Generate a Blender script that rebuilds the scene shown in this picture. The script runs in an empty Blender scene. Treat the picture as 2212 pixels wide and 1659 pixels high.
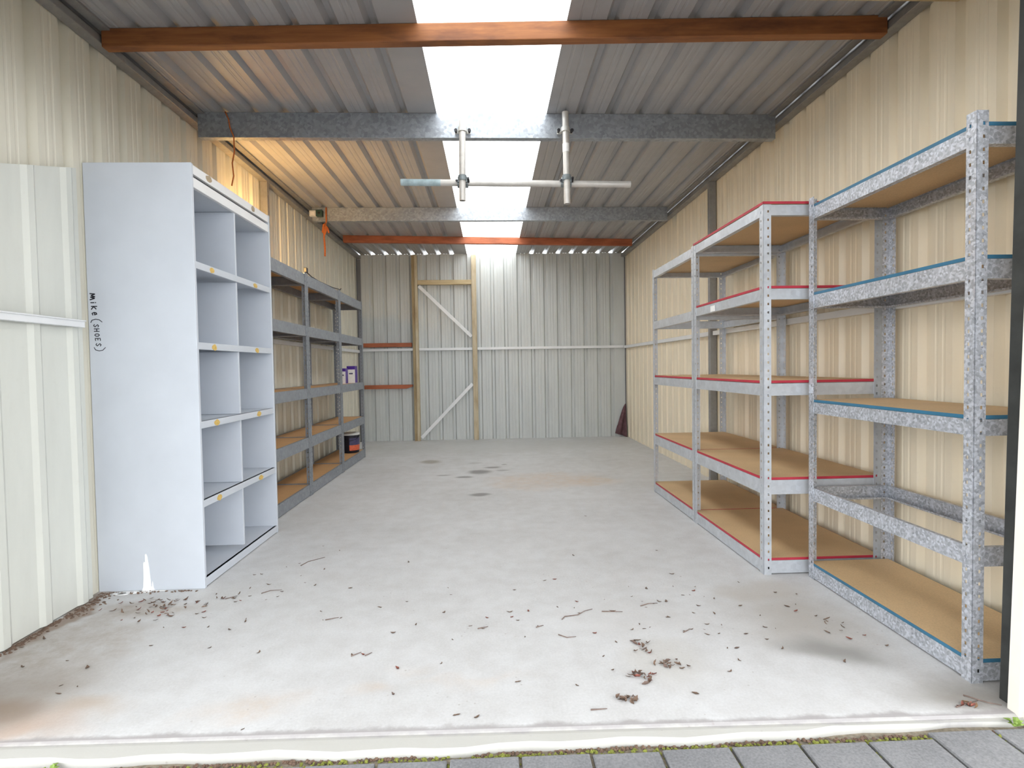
import bpy, math, random
from mathutils import Vector, Matrix
random.seed(7)
SC = bpy.context.scene
COL = SC.collection
PI = math.pi

# ------------------------------------------------------------------ mesh helpers
class MB:
    def __init__(s): s.v = []; s.f = []
    def add(s, vs, fs):
        n = len(s.v); s.v += [tuple(v) for v in vs]; s.f += [tuple(i + n for i in f) for f in fs]; return s
    def box(s, x0, x1, y0, y1, z0, z1):
        return s.add([(x0,y0,z0),(x1,y0,z0),(x1,y1,z0),(x0,y1,z0),(x0,y0,z1),(x1,y0,z1),(x1,y1,z1),(x0,y1,z1)],
                     [(3,2,1,0),(4,5,6,7),(0,1,5,4),(1,2,6,5),(2,3,7,6),(3,0,4,7)])
    def hexa(s, a):          # eight corners: bottom four, top four
        return s.add(a, [(3,2,1,0),(4,5,6,7),(0,1,5,4),(1,2,6,5),(2,3,7,6),(3,0,4,7)])
    def tube(s, pts, r, n=12, cap=True, radii=None):
        pts = [Vector(p) for p in pts]; rings = []; up = None
        for i, p in enumerate(pts):
            d = (pts[min(i+1, len(pts)-1)] - pts[max(i-1, 0)]).normalized()
            if up is None: up = d.orthogonal().normalized()
            a = (up - d * up.dot(d)).normalized(); b = d.cross(a); up = a
            rr = radii[i] if radii else r
            rings.append([p + rr*(math.cos(2*PI*k/n)*a + math.sin(2*PI*k/n)*b) for k in range(n)])
        vs = [v for R in rings for v in R]; fs = []
        for i in range(len(pts)-1):
            for k in range(n):
                fs.append((i*n+k, i*n+(k+1)%n, (i+1)*n+(k+1)%n, (i+1)*n+k))
        if cap:
            fs.append(tuple(range(n-1, -1, -1))); fs.append(tuple((len(pts)-1)*n+k for k in range(n)))
        return s.add(vs, fs)
    def lathe(s, prof, c=(0,0,0), n=24):
        m = len(prof); vs = []
        for r, z in prof:
            for k in range(n): vs.append((c[0]+r*math.cos(2*PI*k/n), c[1]+r*math.sin(2*PI*k/n), c[2]+z))
        fs = [(i*n+k, i*n+(k+1)%n, (i+1)*n+(k+1)%n, (i+1)*n+k) for i in range(m-1) for k in range(n)]
        return s.add(vs, fs)
    def prism(s, poly, f0, f1):      # poly: list of 2d points; f0,f1: map 2d->3d at each end
        n = len(poly); vs = [f0(*p) for p in poly] + [f1(*p) for p in poly]
        fs = [(i, (i+1) % n, n+(i+1) % n, n+i) for i in range(n)]
        fs += [tuple(range(n-1, -1, -1)), tuple(range(n, 2*n))]
        return s.add(vs, fs)
    def mesh(s, name, mat, smooth=False):
        me = bpy.data.meshes.new(name); me.from_pydata(s.v, [], s.f); me.update()
        import bmesh
        bm = bmesh.new(); bm.from_mesh(me); bmesh.ops.recalc_face_normals(bm, faces=bm.faces); bm.to_mesh(me); bm.free()
        for m in (mat if isinstance(mat, (list, tuple)) else [mat]): me.materials.append(m)
        if smooth:
            for p in me.polygons: p.use_smooth = True
        return me
    def build(s, name, mat, parent=None, smooth=False, bevel=0, loc=None):
        return link(name, s.mesh(name, mat, smooth), parent, bevel, loc)

def link(name, me, parent=None, bevel=0, loc=None, rotz=0):
    o = bpy.data.objects.new(name, me); COL.objects.link(o)
    if parent is not None: o.parent = parent
    if loc is not None: o.location = loc
    if rotz: o.rotation_euler = (0, 0, rotz)
    if bevel:
        b = o.modifiers.new('bevel', 'BEVEL'); b.width = bevel; b.segments = 2; b.limit_method = 'ANGLE'
    return o
def tag(o, label=None, cat=None, group=None, kind=None):
    if label: o['label'] = label
    if cat: o['category'] = cat
    if group: o['group'] = group
    if kind: o['kind'] = kind
    return o
def thing(name, label, cat, loc=(0,0,0), group=None, rotz=0):
    o = bpy.data.objects.new(name, None); COL.objects.link(o); o.location = loc; o.rotation_euler = (0,0,rotz)
    o.empty_display_size = .1
    return tag(o, label, cat, group)
def struct(o): o['kind'] = 'structure'; return o

# ------------------------------------------------------------------ materials
def new_mat(name):
    m = bpy.data.materials.new(name); m.use_nodes = True
    nt = m.node_tree; b = nt.nodes['Principled BSDF']; return m, nt, b
def N(nt, t, **kw):
    n = nt.nodes.new(t)
    for k, v in kw.items():
        if k.startswith('i_'): n.inputs[int(k[2:])].default_value = v
        else: setattr(n, k, v)
    return n
def coords(nt): return N(nt, 'ShaderNodeTexCoord').outputs['Object']
def ramp(nt, fac, stops):
    r = N(nt, 'ShaderNodeValToRGB'); e = r.color_ramp.elements
    while len(e) < len(stops): e.new(.5)
    for k, (p, c) in zip(e, stops): k.position = p; k.color = (*c, 1) if len(c) == 3 else c
    nt.links.new(fac, r.inputs[0]); return r.outputs[0]
def noise(nt, vec, scale, detail=4, rough=.55, stretch=None):
    n = N(nt, 'ShaderNodeTexNoise'); n.inputs['Scale'].default_value = scale; n.inputs['Detail'].default_value = detail
    n.inputs['Roughness'].default_value = rough
    if stretch:
        mp = N(nt, 'ShaderNodeMapping'); mp.inputs['Scale'].default_value = stretch; nt.links.new(vec, mp.inputs[0]); vec = mp.outputs[0]
    nt.links.new(vec, n.inputs['Vector']); return n.outputs['Fac']
def mix(nt, fac, a, b, mode='MIX'):
    m = N(nt, 'ShaderNodeMix', data_type='RGBA', blend_type=mode)
    for sock, v in ((m.inputs[0], fac), (m.inputs[6], a), (m.inputs[7], b)):
        if hasattr(v, 'links') or isinstance(v, bpy.types.NodeSocket): nt.links.new(v, sock)
        elif isinstance(v, (int, float)): sock.default_value = v
        else: sock.default_value = (*v, 1)
    return m.outputs[2]
def bump(nt, b, h, strength=.2, dist=.01):
    n = N(nt, 'ShaderNodeBump'); n.inputs['Strength'].default_value = strength; n.inputs['Distance'].default_value = dist
    nt.links.new(h, n.inputs['Height']); nt.links.new(n.outputs[0], b.inputs['Normal'])
def sc(c, k): return tuple(min(1, x*k) for x in c)
def paint(name, c, rough=.5, var=.06, scale=6, metal=0, stretch=None, spec=.4):
    m, nt, b = new_mat(name); v = coords(nt)
    n = noise(nt, v, scale, stretch=stretch)
    nt.links.new(ramp(nt, n, [(.3, sc(c, 1-var)), (.7, sc(c, 1+var))]), b.inputs['Base Color'])
    b.inputs['Roughness'].default_value = rough; b.inputs['Metallic'].default_value = metal
    b.inputs['Specular IOR Level'].default_value = spec
    return m
def galv(name, c, scale=70, var=.3, metal=.45, rough=.42):
    m, nt, b = new_mat(name); v = coords(nt)
    vo = N(nt, 'ShaderNodeTexVoronoi'); vo.inputs['Scale'].default_value = scale; nt.links.new(v, vo.inputs['Vector'])
    sep = N(nt, 'ShaderNodeSeparateColor'); nt.links.new(vo.outputs['Color'], sep.inputs[0])
    col = ramp(nt, sep.outputs[0], [(.0, sc(c, 1-var)), (.55, c), (1, sc(c, 1+var))])
    big = noise(nt, v, 9)
    col = mix(nt, .5, col, ramp(nt, big, [(.3, sc(c, .85)), (.7, sc(c, 1.12))]))
    nt.links.new(col, b.inputs['Base Color']); b.inputs['Metallic'].default_value = metal
    nt.links.new(ramp(nt, sep.outputs[1], [(0, (rough-.1,)*3), (1, (rough+.12,)*3)]), b.inputs['Roughness'])
    return m
def wood(name, c1, c2, axis='X', rough=.65, dark=None):
    m, nt, b = new_mat(name); v = coords(nt)
    st = {'X': (1.2, 26, 26), 'Y': (26, 1.2, 26), 'Z': (26, 26, 1.2)}[axis]
    n = noise(nt, v, 2.2, 6, .6, stretch=st); n2 = noise(nt, v, 3.5, 4, .6, stretch=tuple(max(1, x/7) for x in st))
    col = ramp(nt, n, [(.3, c1), (.55, tuple((a+d)/2 for a, d in zip(c1, c2))), (.78, c2)])
    col = mix(nt, ramp(nt, n2, [(.45, (0,0,0)), (.72, (.85,.85,.85))]), col, dark or sc(c1, .55))
    nt.links.new(col, b.inputs['Base Color']); b.inputs['Roughness'].default_value = rough
    bump(nt, b, n, .15, .003); return m
def chip(name, c):
    m, nt, b = new_mat(name); v = coords(nt)
    n = noise(nt, v, 160, 2); n2 = noise(nt, v, 3.5, 5)
    col = ramp(nt, n, [(.3, sc(c, .86)), (.7, sc(c, 1.12))])
    col = mix(nt, .4, col, ramp(nt, n2, [(.35, sc(c, .78)), (.65, sc(c, 1.1))]))
    nt.links.new(col, b.inputs['Base Color']); b.inputs['Roughness'].default_value = .6; return m

M = {}
def sheet_mat(name, c, rough=.42, var=.05, dust=(.42,.38,.31)):
    m, nt, b = new_mat(name); v = coords(nt)
    n = noise(nt, v, 5, 4, .6, stretch=(1.6,1.6,.35))
    col = ramp(nt, n, [(.3, sc(c, 1-var)), (.7, sc(c, 1+var))])
    n3 = noise(nt, v, 40, 3)
    col = mix(nt, ramp(nt, n3, [(.62, (0,0,0)), (.8, (.10,.10,.10))]), col, dust)
    nt.links.new(col, b.inputs['Base Color']); b.inputs['Roughness'].default_value = rough
    b.inputs['Specular IOR Level'].default_value = .45
    return m
M['wall_left'] = sheet_mat('cream_sheet', (.66,.63,.53))
M['lower'] = sheet_mat('pale_sheet', (.62,.63,.58))
M['wall_right'] = sheet_mat('warm_cream_sheet', (.77,.69,.54))
M['wall_back'] = sheet_mat('grey_sheet', (.52,.54,.53), .4)
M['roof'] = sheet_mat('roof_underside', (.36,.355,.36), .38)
M['trim_metal'] = galv('trim_metal', (.27,.265,.26), 40, .12, .3, .4)
M['dark_trim_gap_shade'] = paint('dark_trim_and_gap_shade', (.16,.16,.17), .5)
M['girt'] = paint('white_girt', (.72,.73,.74), .4, .04)
M['galv'] = galv('spangled_galvanised_steel', (.48,.50,.54), 130, .6)
M['galv_beam'] = galv('galvanised_purlin_steel', (.34,.365,.40), 60, .35, .5, .4)
M['galv_soft'] = galv('plain_galvanised_steel', (.53,.555,.59), 50, .12, .4, .4)
M['grey_steel'] = galv('dull_grey_steel', (.27,.29,.32), 60, .16, .3, .5)
M['board'] = chip('particle_board', (.64,.455,.255))
M['board_old'] = chip('brown_particle_board', (.60,.35,.16))
M['red'] = paint('red_edge', (.40,.028,.05), .5, .12, 12)
M['blue'] = paint('blue_edge', (.035,.14,.23), .4, .12, 12)
M['beam_front'] = wood('orange_timber', (.22,.075,.022), (.36,.14,.042), 'X', dark=(.11,.035,.014))
M['beam_red'] = wood('red_brown_timber', (.34,.09,.035), (.46,.14,.06), 'X')
M['pine'] = wood('pale_pine', (.46,.35,.19), (.62,.51,.32), 'X', dark=(.36,.25,.13))
M['pine_v'] = wood('pale_pine_post', (.44,.36,.23), (.60,.52,.38), 'Z', dark=(.34,.25,.14))
M['pine_brown'] = wood('brown_pine_post', (.30,.22,.11), (.42,.32,.18), 'Z', dark=(.2,.13,.06))
M['cab'] = paint('cabinet_grey_paint', (.55,.585,.64), .42, .035, 4)
M['cab_white'] = paint('cabinet_white_rail', (.80,.80,.80), .4, .03)
M['tape'] = paint('yellow_tape', (.62,.42,.12), .6, .25, 90)
M['tape_brown'] = paint('brown_tape', (.42,.33,.22), .6, .2, 90)
M['ink'] = paint('black_marker_ink', (.02,.02,.03), .5, .1)
M['white'] = paint('white_paint_splash', (.88,.88,.88), .5, .04, 30)
M['pipe'] = galv('weathered_tube', (.56,.54,.51), 30, .1, .35, .5)
M['pipe_blue'] = paint('blue_grey_paint_mark', (.33,.42,.45), .5, .25, 25)
M['clamp'] = paint('coupler_steel', (.20,.23,.24), .5, .25, 40, .3)
M['clamp_light'] = paint('clamp_steel', (.55,.55,.52), .5, .15, 40, .3)
M['black'] = paint('black_plastic', (.018,.018,.022), .45, .2, 20)
M['sticker'] = paint('white_sticker', (.82,.82,.82), .5, .08, 60)
M['card_white'] = paint('white_packaging', (.78,.76,.74), .5, .06, 40)
M['card_purple'] = paint('purple_packaging', (.065,.02,.24), .4, .15, 20)
M['bucket'] = paint('black_bucket', (.012,.012,.02), .4, .2, 20)
M['bucket_lid'] = paint('grey_lid', (.60,.60,.58), .45)
M['label_red'] = paint('orange_red_label', (.62,.12,.05), .5, .3, 30)
M['label_navy'] = paint('navy_label', (.06,.055,.12), .5, .3, 30)
M['maroon'] = paint('maroon_cloth', (.12,.06,.068), .85, .3, 20)
M['rope'] = paint('orange_rope', (.48,.13,.03), .8, .25, 120)
M['green_box'] = paint('dark_green_box', (.02,.05,.045), .5, .2)
M['track'] = paint('dark_green_grey_track', (.030,.032,.030), .5, .3, 15)
M['outer'] = paint('outer_cream_render', (.80,.76,.68), .6, .04, 8)
M['leaf'] = paint('dry_leaf', (.16,.105,.075), .8, .35, 60)
M['leaf_red'] = paint('red_brown_leaf', (.22,.075,.055), .8, .35, 60)
M['leaf_tan'] = paint('tan_leaf', (.30,.18,.10), .8, .3, 60)
M['twig'] = paint('twig_bark', (.17,.12,.10), .85, .3, 60)
M['moss'] = paint('moss', (.22,.24,.05), .95, .4, 90)
M['weed'] = paint('weed_green', (.20,.30,.06), .6, .25, 40)
M['soil'] = paint('joint_soil', (.23,.20,.15), .95, .35, 70)

# concrete slab
def concrete():
    m, nt, b = new_mat('worn_concrete'); v = coords(nt)
    L = nt.links
    n1 = noise(nt, v, 1.3, 6, .6); n2 = noise(nt, v, 9, 6, .65); n3 = noise(nt, v, 120, 3, .6)
    col = ramp(nt, n1, [(.3, (.50,.50,.495)), (.5, (.575,.58,.585)), (.72, (.64,.65,.66))])
    col = mix(nt, .35, col, ramp(nt, n2, [(.35, (.46,.45,.44)), (.62, (.64,.65,.66))]))
    col = mix(nt, .18, col, ramp(nt, n3, [(.3, (.42,.41,.40)), (.7, (.75,.75,.75))]))
    warp = N(nt, 'ShaderNodeTexNoise'); warp.inputs['Scale'].default_value = 4; warp.inputs['Detail'].default_value = 5
    L.new(v, warp.inputs['Vector'])
    sub = N(nt, 'ShaderNodeVectorMath', operation='SUBTRACT'); L.new(warp.outputs['Color'], sub.inputs[0]); sub.inputs[1].default_value = (.5,.5,.5)
    patchy = ramp(nt, noise(nt, v, 14, 6, .7), [(.35, (.35,.35,.35)), (.62, (1,1,1))])
    oil, brown, rust = (.20,.19,.185), (.33,.27,.21), (.60,.44,.30)
    def blob(cx, cy, rx, ry, color, amt, rot=0, wob=.35, soft=.35):
        nonlocal col
        sc_ = N(nt, 'ShaderNodeVectorMath', operation='SCALE'); L.new(sub.outputs[0], sc_.inputs[0]); sc_.inputs['Scale'].default_value = wob*2*max(rx, ry)
        ad = N(nt, 'ShaderNodeVectorMath', operation='ADD'); L.new(v, ad.inputs[0]); L.new(sc_.outputs[0], ad.inputs[1])
        s0 = N(nt, 'ShaderNodeVectorMath', operation='SUBTRACT'); L.new(ad.outputs[0], s0.inputs[0]); s0.inputs[1].default_value = (cx, cy, 0)
        mp = N(nt, 'ShaderNodeMapping', vector_type='TEXTURE'); mp.inputs['Rotation'].default_value = (0,0,rot); mp.inputs['Scale'].default_value = (rx, ry, 100)
        L.new(s0.outputs[0], mp.inputs[0])
        ln = N(nt, 'ShaderNodeVectorMath', operation='LENGTH'); L.new(mp.outputs[0], ln.inputs[0])
        mr = N(nt, 'ShaderNodeMapRange', interpolation_type='SMOOTHSTEP'); L.new(ln.outputs['Value'], mr.inputs['Value'])
        mr.inputs['From Min'].default_value = soft; mr.inputs['From Max'].default_value = 1.0
        mr.inputs['To Min'].default_value = amt; mr.inputs['To Max'].default_value = 0
        f = mr.outputs[0]
        if color in (rust, brown):
            mu = N(nt, 'ShaderNodeMath', operation='MULTIPLY'); L.new(f, mu.inputs[0]); L.new(patchy, mu.inputs[1]); f = mu.outputs[0]
        col = mix(nt, f, col, color)
    for a in ((-.13,5.4,.16,.16,oil,.8), (-.27,5.15,.12,.06,oil,.75), (.0,5.62,.12,.06,oil,.75), (.12,5.78,.04,.03,oil,.7), (-.12,4.43,.13,.07,oil,.8),
              (-.68,6.05,.17,.16,(.30,.27,.23),.8), (-.47,5.27,.10,.035,oil,.6), (.1,5.45,.1,.05,oil,.5), (-.2,5.9,.10,.05,oil,.3)):
        blob(*a)
    blob(.45,4.95,.75,.45,rust,.42,.1); blob(.9,4.85,.3,.25,rust,.35)
    blob(-.75,1.66,.26,.12,rust,.38,.2,.6,.0); blob(-.42,1.75,.10,.05,rust,.3,0,.6,.0); blob(-.1,1.78,.3,.06,rust,.2,0,.6,0); blob(-.3,1.86,.12,.06,rust,.15,0,.6,0)
    blob(-1.35,1.62,.22,.12,(.50,.33,.22),.6,0,.6,0); blob(-1.28,1.72,.2,.08,(.45,.33,.22),.5,0,.6,0)
    blob(-1.66,2.0,.34,.75,brown,.7,-.12,.35,.1); blob(-1.5,2.42,.30,.13,brown,.6); blob(-1.52,1.80,.34,.24,(.29,.245,.2),.6,.3,.35,.1); blob(-1.82,2.3,.07,.5,(.26,.19,.14),.8)
    blob(-1.55,1.68,.22,.12,(.30,.22,.16),.7)
    blob(1.2,2.12,.38,.36,(.40,.37,.33),.65,0,.4,.1); blob(1.2,1.88,.28,.13,(.27,.265,.25),.8,-.4,.3,.1); blob(1.45,1.60,.32,.14,(.27,.25,.22),.8,0,.35,.1)
    blob(.58,1.86,.22,.2,(.52,.50,.46),.4); blob(.55,2.2,.4,.2,(.56,.55,.54),.3); blob(1.2,2.4,.3,.14,(.44,.4,.35),.5)
    blob(0,7.2,2.4,.9,(.50,.505,.49),.5)
    # weathered strip along the slab's open edge
    sx = N(nt, 'ShaderNodeSeparateXYZ'); L.new(v, sx.inputs[0])
    def band(y0, y1, color, amt, fade=.03):
        nonlocal col
        wv = N(nt, 'ShaderNodeMath', operation='MULTIPLY_ADD'); L.new(n2, wv.inputs[0]); wv.inputs[1].default_value = .06
        sk_ = N(nt, 'ShaderNodeMath', operation='MULTIPLY_ADD'); L.new(sx.outputs[0], sk_.inputs[0]); sk_.inputs[1].default_value = .018; L.new(sx.outputs[1], sk_.inputs[2]); L.new(sk_.outputs[0], wv.inputs[2])
        a = N(nt, 'ShaderNodeMapRange', interpolation_type='SMOOTHSTEP'); L.new(wv.outputs[0], a.inputs[0])
        a.inputs[1].default_value = y1+.03-fade; a.inputs[2].default_value = y1+.03+fade; a.inputs[3].default_value = amt; a.inputs[4].default_value = 0
        bb = N(nt, 'ShaderNodeMapRange', interpolation_type='SMOOTHSTEP'); L.new(wv.outputs[0], bb.inputs[0])
        bb.inputs[1].default_value = y0+.03-fade; bb.inputs[2].default_value = y0+.03+fade; bb.inputs[3].default_value = 0; bb.inputs[4].default_value = 1
        mu = N(nt, 'ShaderNodeMath', operation='MULTIPLY'); L.new(a.outputs[0], mu.inputs[0]); L.new(bb.outputs[0], mu.inputs[1])
        col = mix(nt, mu.outputs[0], col, color)
    band(1.30, 1.53, (.47,.465,.43), .85, .012); band(1.528, 1.553, (.30,.28,.28), .75, .01)
    # fine cracks and specks of dirt
    vo = N(nt, 'ShaderNodeTexVoronoi'); vo.inputs['Scale'].default_value = 26; L.new(v, vo.inputs['Vector'])
    sp = N(nt, 'ShaderNodeMapRange'); L.new(vo.outputs['Distance'], sp.inputs[0]); sp.inputs[1].default_value = .05; sp.inputs[2].default_value = .12; sp.inputs[3].default_value = .5; sp.inputs[4].default_value = 0
    gate = ramp(nt, noise(nt, v, 2.2, 2), [(.48, (0,0,0)), (.6, (1,1,1))])
    mm = N(nt, 'ShaderNodeMath', operation='MULTIPLY'); L.new(sp.outputs[0], mm.inputs[0]); L.new(gate, mm.inputs[1])
    col = mix(nt, mm.outputs[0], col, (.30,.27,.25))
    L.new(col, b.inputs['Base Color']); b.inputs['Roughness'].default_value = .72
    b.inputs['Specular IOR Level'].default_value = .35
    bump(nt, b, n2, .15, .006)
    return m
M['concrete'] = concrete()
def paver():
    m, nt, b = new_mat('charcoal_paver'); v = coords(nt)
    n = noise(nt, v, 7, 5); n2 = noise(nt, v, 150, 3)
    col = ramp(nt, n, [(.3, (.155,.16,.17)), (.7, (.25,.255,.265))])
    col = mix(nt, .35, col, ramp(nt, n2, [(.3, (.10,.10,.105)), (.7, (.34,.34,.35))]))
    nt.links.new(col, b.inputs['Base Color']); b.inputs['Roughness'].default_value = .75; bump(nt, b, n2, .3, .003); return m
M['paver'] = paver()
def skylight():
    m = bpy.data.materials.new('milky_polycarbonate'); m.use_nodes = True; nt = m.node_tree; nt.nodes.clear()
    o = N(nt, 'ShaderNodeOutputMaterial'); t = N(nt, 'ShaderNodeBsdfTransparent'); t.inputs[0].default_value = (.96,.97,.97,1)
    d = N(nt, 'ShaderNodeBsdfTranslucent'); d.inputs[0].default_value = (.92,.93,.93,1)
    x = N(nt, 'ShaderNodeMixShader'); x.inputs[0].default_value = .25
    nt.links.new(t.outputs[0], x.inputs[1]); nt.links.new(d.outputs[0], x.inputs[2]); nt.links.new(x.outputs[0], o.inputs[0]); return m
M['skylight'] = skylight()
def glow():
    m, nt, b = new_mat('lit_bulb'); b.inputs['Base Color'].default_value = (1,.8,.5,1)
    b.inputs['Emission Color'].default_value = (1,.62,.22,1); b.inputs['Emission Strength'].default_value = 330; return m
M['bulb'] = glow()

# ------------------------------------------------------------------ the shell
XL, XR, YB, ZC = -1.872, 1.95, 7.872, 2.648
YF = 1.50
SHADE_Y = -2.0; HZ = 1.2
def profile(a, b, ribs, rw=.062, tw=.026, h=.029, stiff=True):
    """sheet section: (s, depth) with trapezoid ribs at depth h and two small stiffeners in each pan"""
    pts = [(a, 0)]; last = a
    for r in sorted(ribs):
        if r-rw/2 <= a+.002 or r+rw/2 >= b-.002: continue
        if stiff and (r-rw/2)-last > .09:
            for q in (.35, .65):
                c = last + ((r-rw/2)-last)*q
                pts += [(c-.009, 0), (c-.004, .0022), (c+.004, .0022), (c+.009, 0)]
        pts += [(r-rw/2, 0), (r-tw/2, h), (r+tw/2, h), (r+rw/2, 0)]; last = r+rw/2
    pts.append((b, 0)); return pts
def sheet(pts, f, t=.0016):
    """f(s, d, e): s along the section, d depth outward, e 0/1 the two ends; gives a thin closed sheet"""
    n = len(pts); mb = MB(); vs = []
    for e in (0, 1):
        vs += [f(s, d, e) for s, d in pts]; vs += [f(s, d+t, e) for s, d in pts]
    fs = []
    for i in range(n-1):
        fs += [(i, i+1, 2*n+i+1, 2*n+i), (n+i+1, n+i, 3*n+i, 3*n+i+1), (i+1, i, n+i, n+i+1), (2*n+i, 2*n+i+1, 3*n+i+1, 3*n+i)]
    fs += [(0, 2*n, 3*n, n), (n-1, 2*n-1, 4*n-1, 3*n-1)]
    return mb.add(vs, fs)
def rr(start, n, p=.19): return [start + p*k for k in range(n)]

# floor slab with a rough, slightly dropped front lip
fl = MB(); nx = 60
xs = [-2.6 + 5.2*i/nx for i in range(nx+1)]
edge = [1.470 + .024*((-2.6+5.2*i/nx)/1.3)**2 + .006*math.sin(i*1.7) + .005*math.sin(i*.6+1) for i in range(nx+1)]
rows = []
for (yy, z) in ((9.0, 0), (1.56, 0), (1.538, -.001), (1.528, -.006), (1.515, -.005)): rows.append([(x, yy - (.018*x if yy < 2 else 0), z) for x in xs])
rows.append([(x, e+.010, -.006) for x, e in zip(xs, edge)]); rows.append([(x, e, -.012) for x, e in zip(xs, edge)]); rows.append([(x, e, -.15) for x, e in zip(xs, edge)])
rows.append([(x, 9.0, -.15) for x in xs])
m_ = nx+1; vs = [v for r in rows for v in r]; fs = []
for j in range(len(rows)):
    k = (j+1) % len(rows)
    for i in range(nx): fs.append((j*m_+i, j*m_+i+1, k*m_+i+1, k*m_+i))
fs.append(tuple(j*m_ for j in range(len(rows)))); fs.append(tuple(j*m_+nx for j in reversed(range(len(rows)))))
struct(fl.add(vs, fs).build('floor', M['concrete']))

# left wall, upper sheet
wl = sheet(profile(YF, YB+.01, rr(1.603, 33)), lambda s, d, e: (XL-d, s, (0 if e == 0 else ZC)))
wall_left = struct(wl.build('wall_left', M['wall_left']))
# furred-out lower sheet at the front of the left wall, ribs pushed inwards
XP = -1.846
lp = sheet(profile(YF+.06, 2.56, [1.72, 1.91, 2.10, 2.296, 2.5], rw=.07, tw=.03, h=.012, stiff=False), lambda s, d, e: (XP+d, s, .004 if e == 0 else 1.944-.31*(2.53-s)))
lp.box(XL+.001, XP, 2.545, 2.56, .004, 1.945)
o = lp.build('lower_sheet', M['lower'], wall_left); o['label'] = 'paler lower sheet lapped over the wall'
wr = sheet(profile(YF, YB+.01, rr(1.65, 33)), lambda s, d, e: (XR+d, s, (0 if e == 0 else ZC)))
struct(wr.build('wall_right', M['wall_right']))
bx = [-1.68+.1905*k for k in range(20)]
wb = sheet(profile(XL, XR, bx), lambda s, d, e: (s, YB+d, (0 if e == 0 else ZC)))
struct(wb.build('wall_back', M['wall_back']))
# front wall: nibs either side of the opening and the lintel over it
LEAN = .030
def lean_box(mb, x0, x1, y0, y1, z0, z1, lean=LEAN):
    return mb.hexa([(x0+lean*z0,y0,z0),(x1,y0,z0),(x1,y1,z0),(x0+lean*z0,y1,z0),(x0+lean*z1,y0,z1),(x1,y0,z1),(x1,y1,z1),(x0+lean*z1,y1,z1)])
wf = MB(); lean_box(wf, 1.507, 2.3, 1.50, 1.535, -.02, 2.2)
wf.box(-2.3, -1.62, 1.50, 1.535, -.02, 2.2); wf.box(-2.3, 2.3, 1.50, 1.535, 2.2, 2.75)
wall_front = struct(wf.build('wall_front', M['outer']))
st = MB(); st.prism([(0,0),(.6,0),(.6,.10),(.02,.055),(0,.03)], lambda a, b: (1.52+a, 1.475, -.02+b), lambda a, b: (1.52+a, 1.499, -.02+b))
st.build('plinth', M['outer'], wall_front)
# roof sheets either side of the skylight
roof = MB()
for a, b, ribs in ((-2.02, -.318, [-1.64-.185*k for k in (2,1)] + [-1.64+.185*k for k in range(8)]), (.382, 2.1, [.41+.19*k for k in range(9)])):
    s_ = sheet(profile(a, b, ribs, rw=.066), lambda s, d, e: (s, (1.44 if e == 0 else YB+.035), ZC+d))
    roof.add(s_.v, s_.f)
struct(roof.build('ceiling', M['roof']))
sk = sheet(profile(-.352, .418, [-.16,.03,.22], rw=.066), lambda s, d, e: (s, (1.44 if e == 0 else YB+.035), ZC+.004+d), t=.002)
struct(sk.build('window_1', M['skylight']))['label'] = 'long milky skylight sheet set in the roof'

# wall-top channels, studs, girts, corner angles
def chan(x0, x1, y0, y1, z0, z1): return MB().box(x0, x1, y0, y1, z0, z1)
n_t = [0]
def trim(mb, mat, bevel=0):
    n_t[0] += 1; return struct(mb.build('trim_%d' % n_t[0], mat, bevel=bevel))
for sgn, xw in ((1, XL), (-1, XR)):
    a, b = sorted((xw+sgn*.002, xw+sgn*.062)); trim(chan(a, b, 1.56, YB-.01, 2.586, 2.622), M['trim_metal'], .003)
    a, b = sorted((xw+sgn*.002, xw+sgn*.040)); trim(chan(a, b, 1.56, YB-.01, 2.623, 2.644), M['dark_trim_gap_shade'])  # dark strip standing in for the shade in the gap above the channel
    a, b = sorted((xw+sgn*.066, xw+sgn*.115)); trim(chan(a, b, 1.56, YB-.01, 2.636, 2.6475), M['trim_metal'], .002)
# studs on the side walls
for x0, x1, y in ((XL+.002, XL+.062, 4.62), (XR-.062, XR-.002, 4.67)):
    trim(MB().box(x0, x1, y-.002, y+.040, .0, 2.586), M['trim_metal'], .003)
# girts
trim(MB().box(XP+.013, XP+.045, 1.56, 2.518, 1.236, 1.268).box(XP+.013, XP+.052, 1.56, 2.518, 1.262, 1.268), M['girt'], .002)
trim(MB().box(XL+.002, XL+.030, 3.56, 4.615, 1.262, 1.30).box(XL+.002, XL+.030, 4.665, YB-.01, 1.262, 1.30), M['girt'], .002)
trim(MB().box(XR-.040, XR-.002, 4.715, YB-.04, 1.275, 1.312).box(XR-.040, XR-.002, 1.62, 4.665, 1.275, 1.312), M['girt'], .002)
trim(MB().box(XL+.034, -1.10, YB-.040, YB-.002, 1.282, 1.318).box(-1.015, -.262, YB-.040, YB-.002, 1.282, 1.318).box(-.188, XR-.044, YB-.040, YB-.002, 1.282, 1.318), M['girt'], .002)
# corner angles at the back
trim(MB().box(XL+.002, XL+.052, YB-.010, YB-.0035, 0, 2.58).box(XL+.0015, XL+.008, YB-.055, YB-.0035, 0, 1.255).box(XL+.0015, XL+.008, YB-.055, YB-.0035, 1.31, 2.58), M['dark_trim_gap_shade'])
trim(MB().box(XR-.016, XR-.002, YB-.014, YB-.002, 0, 2.58), M['dark_trim_gap_shade'])
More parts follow.
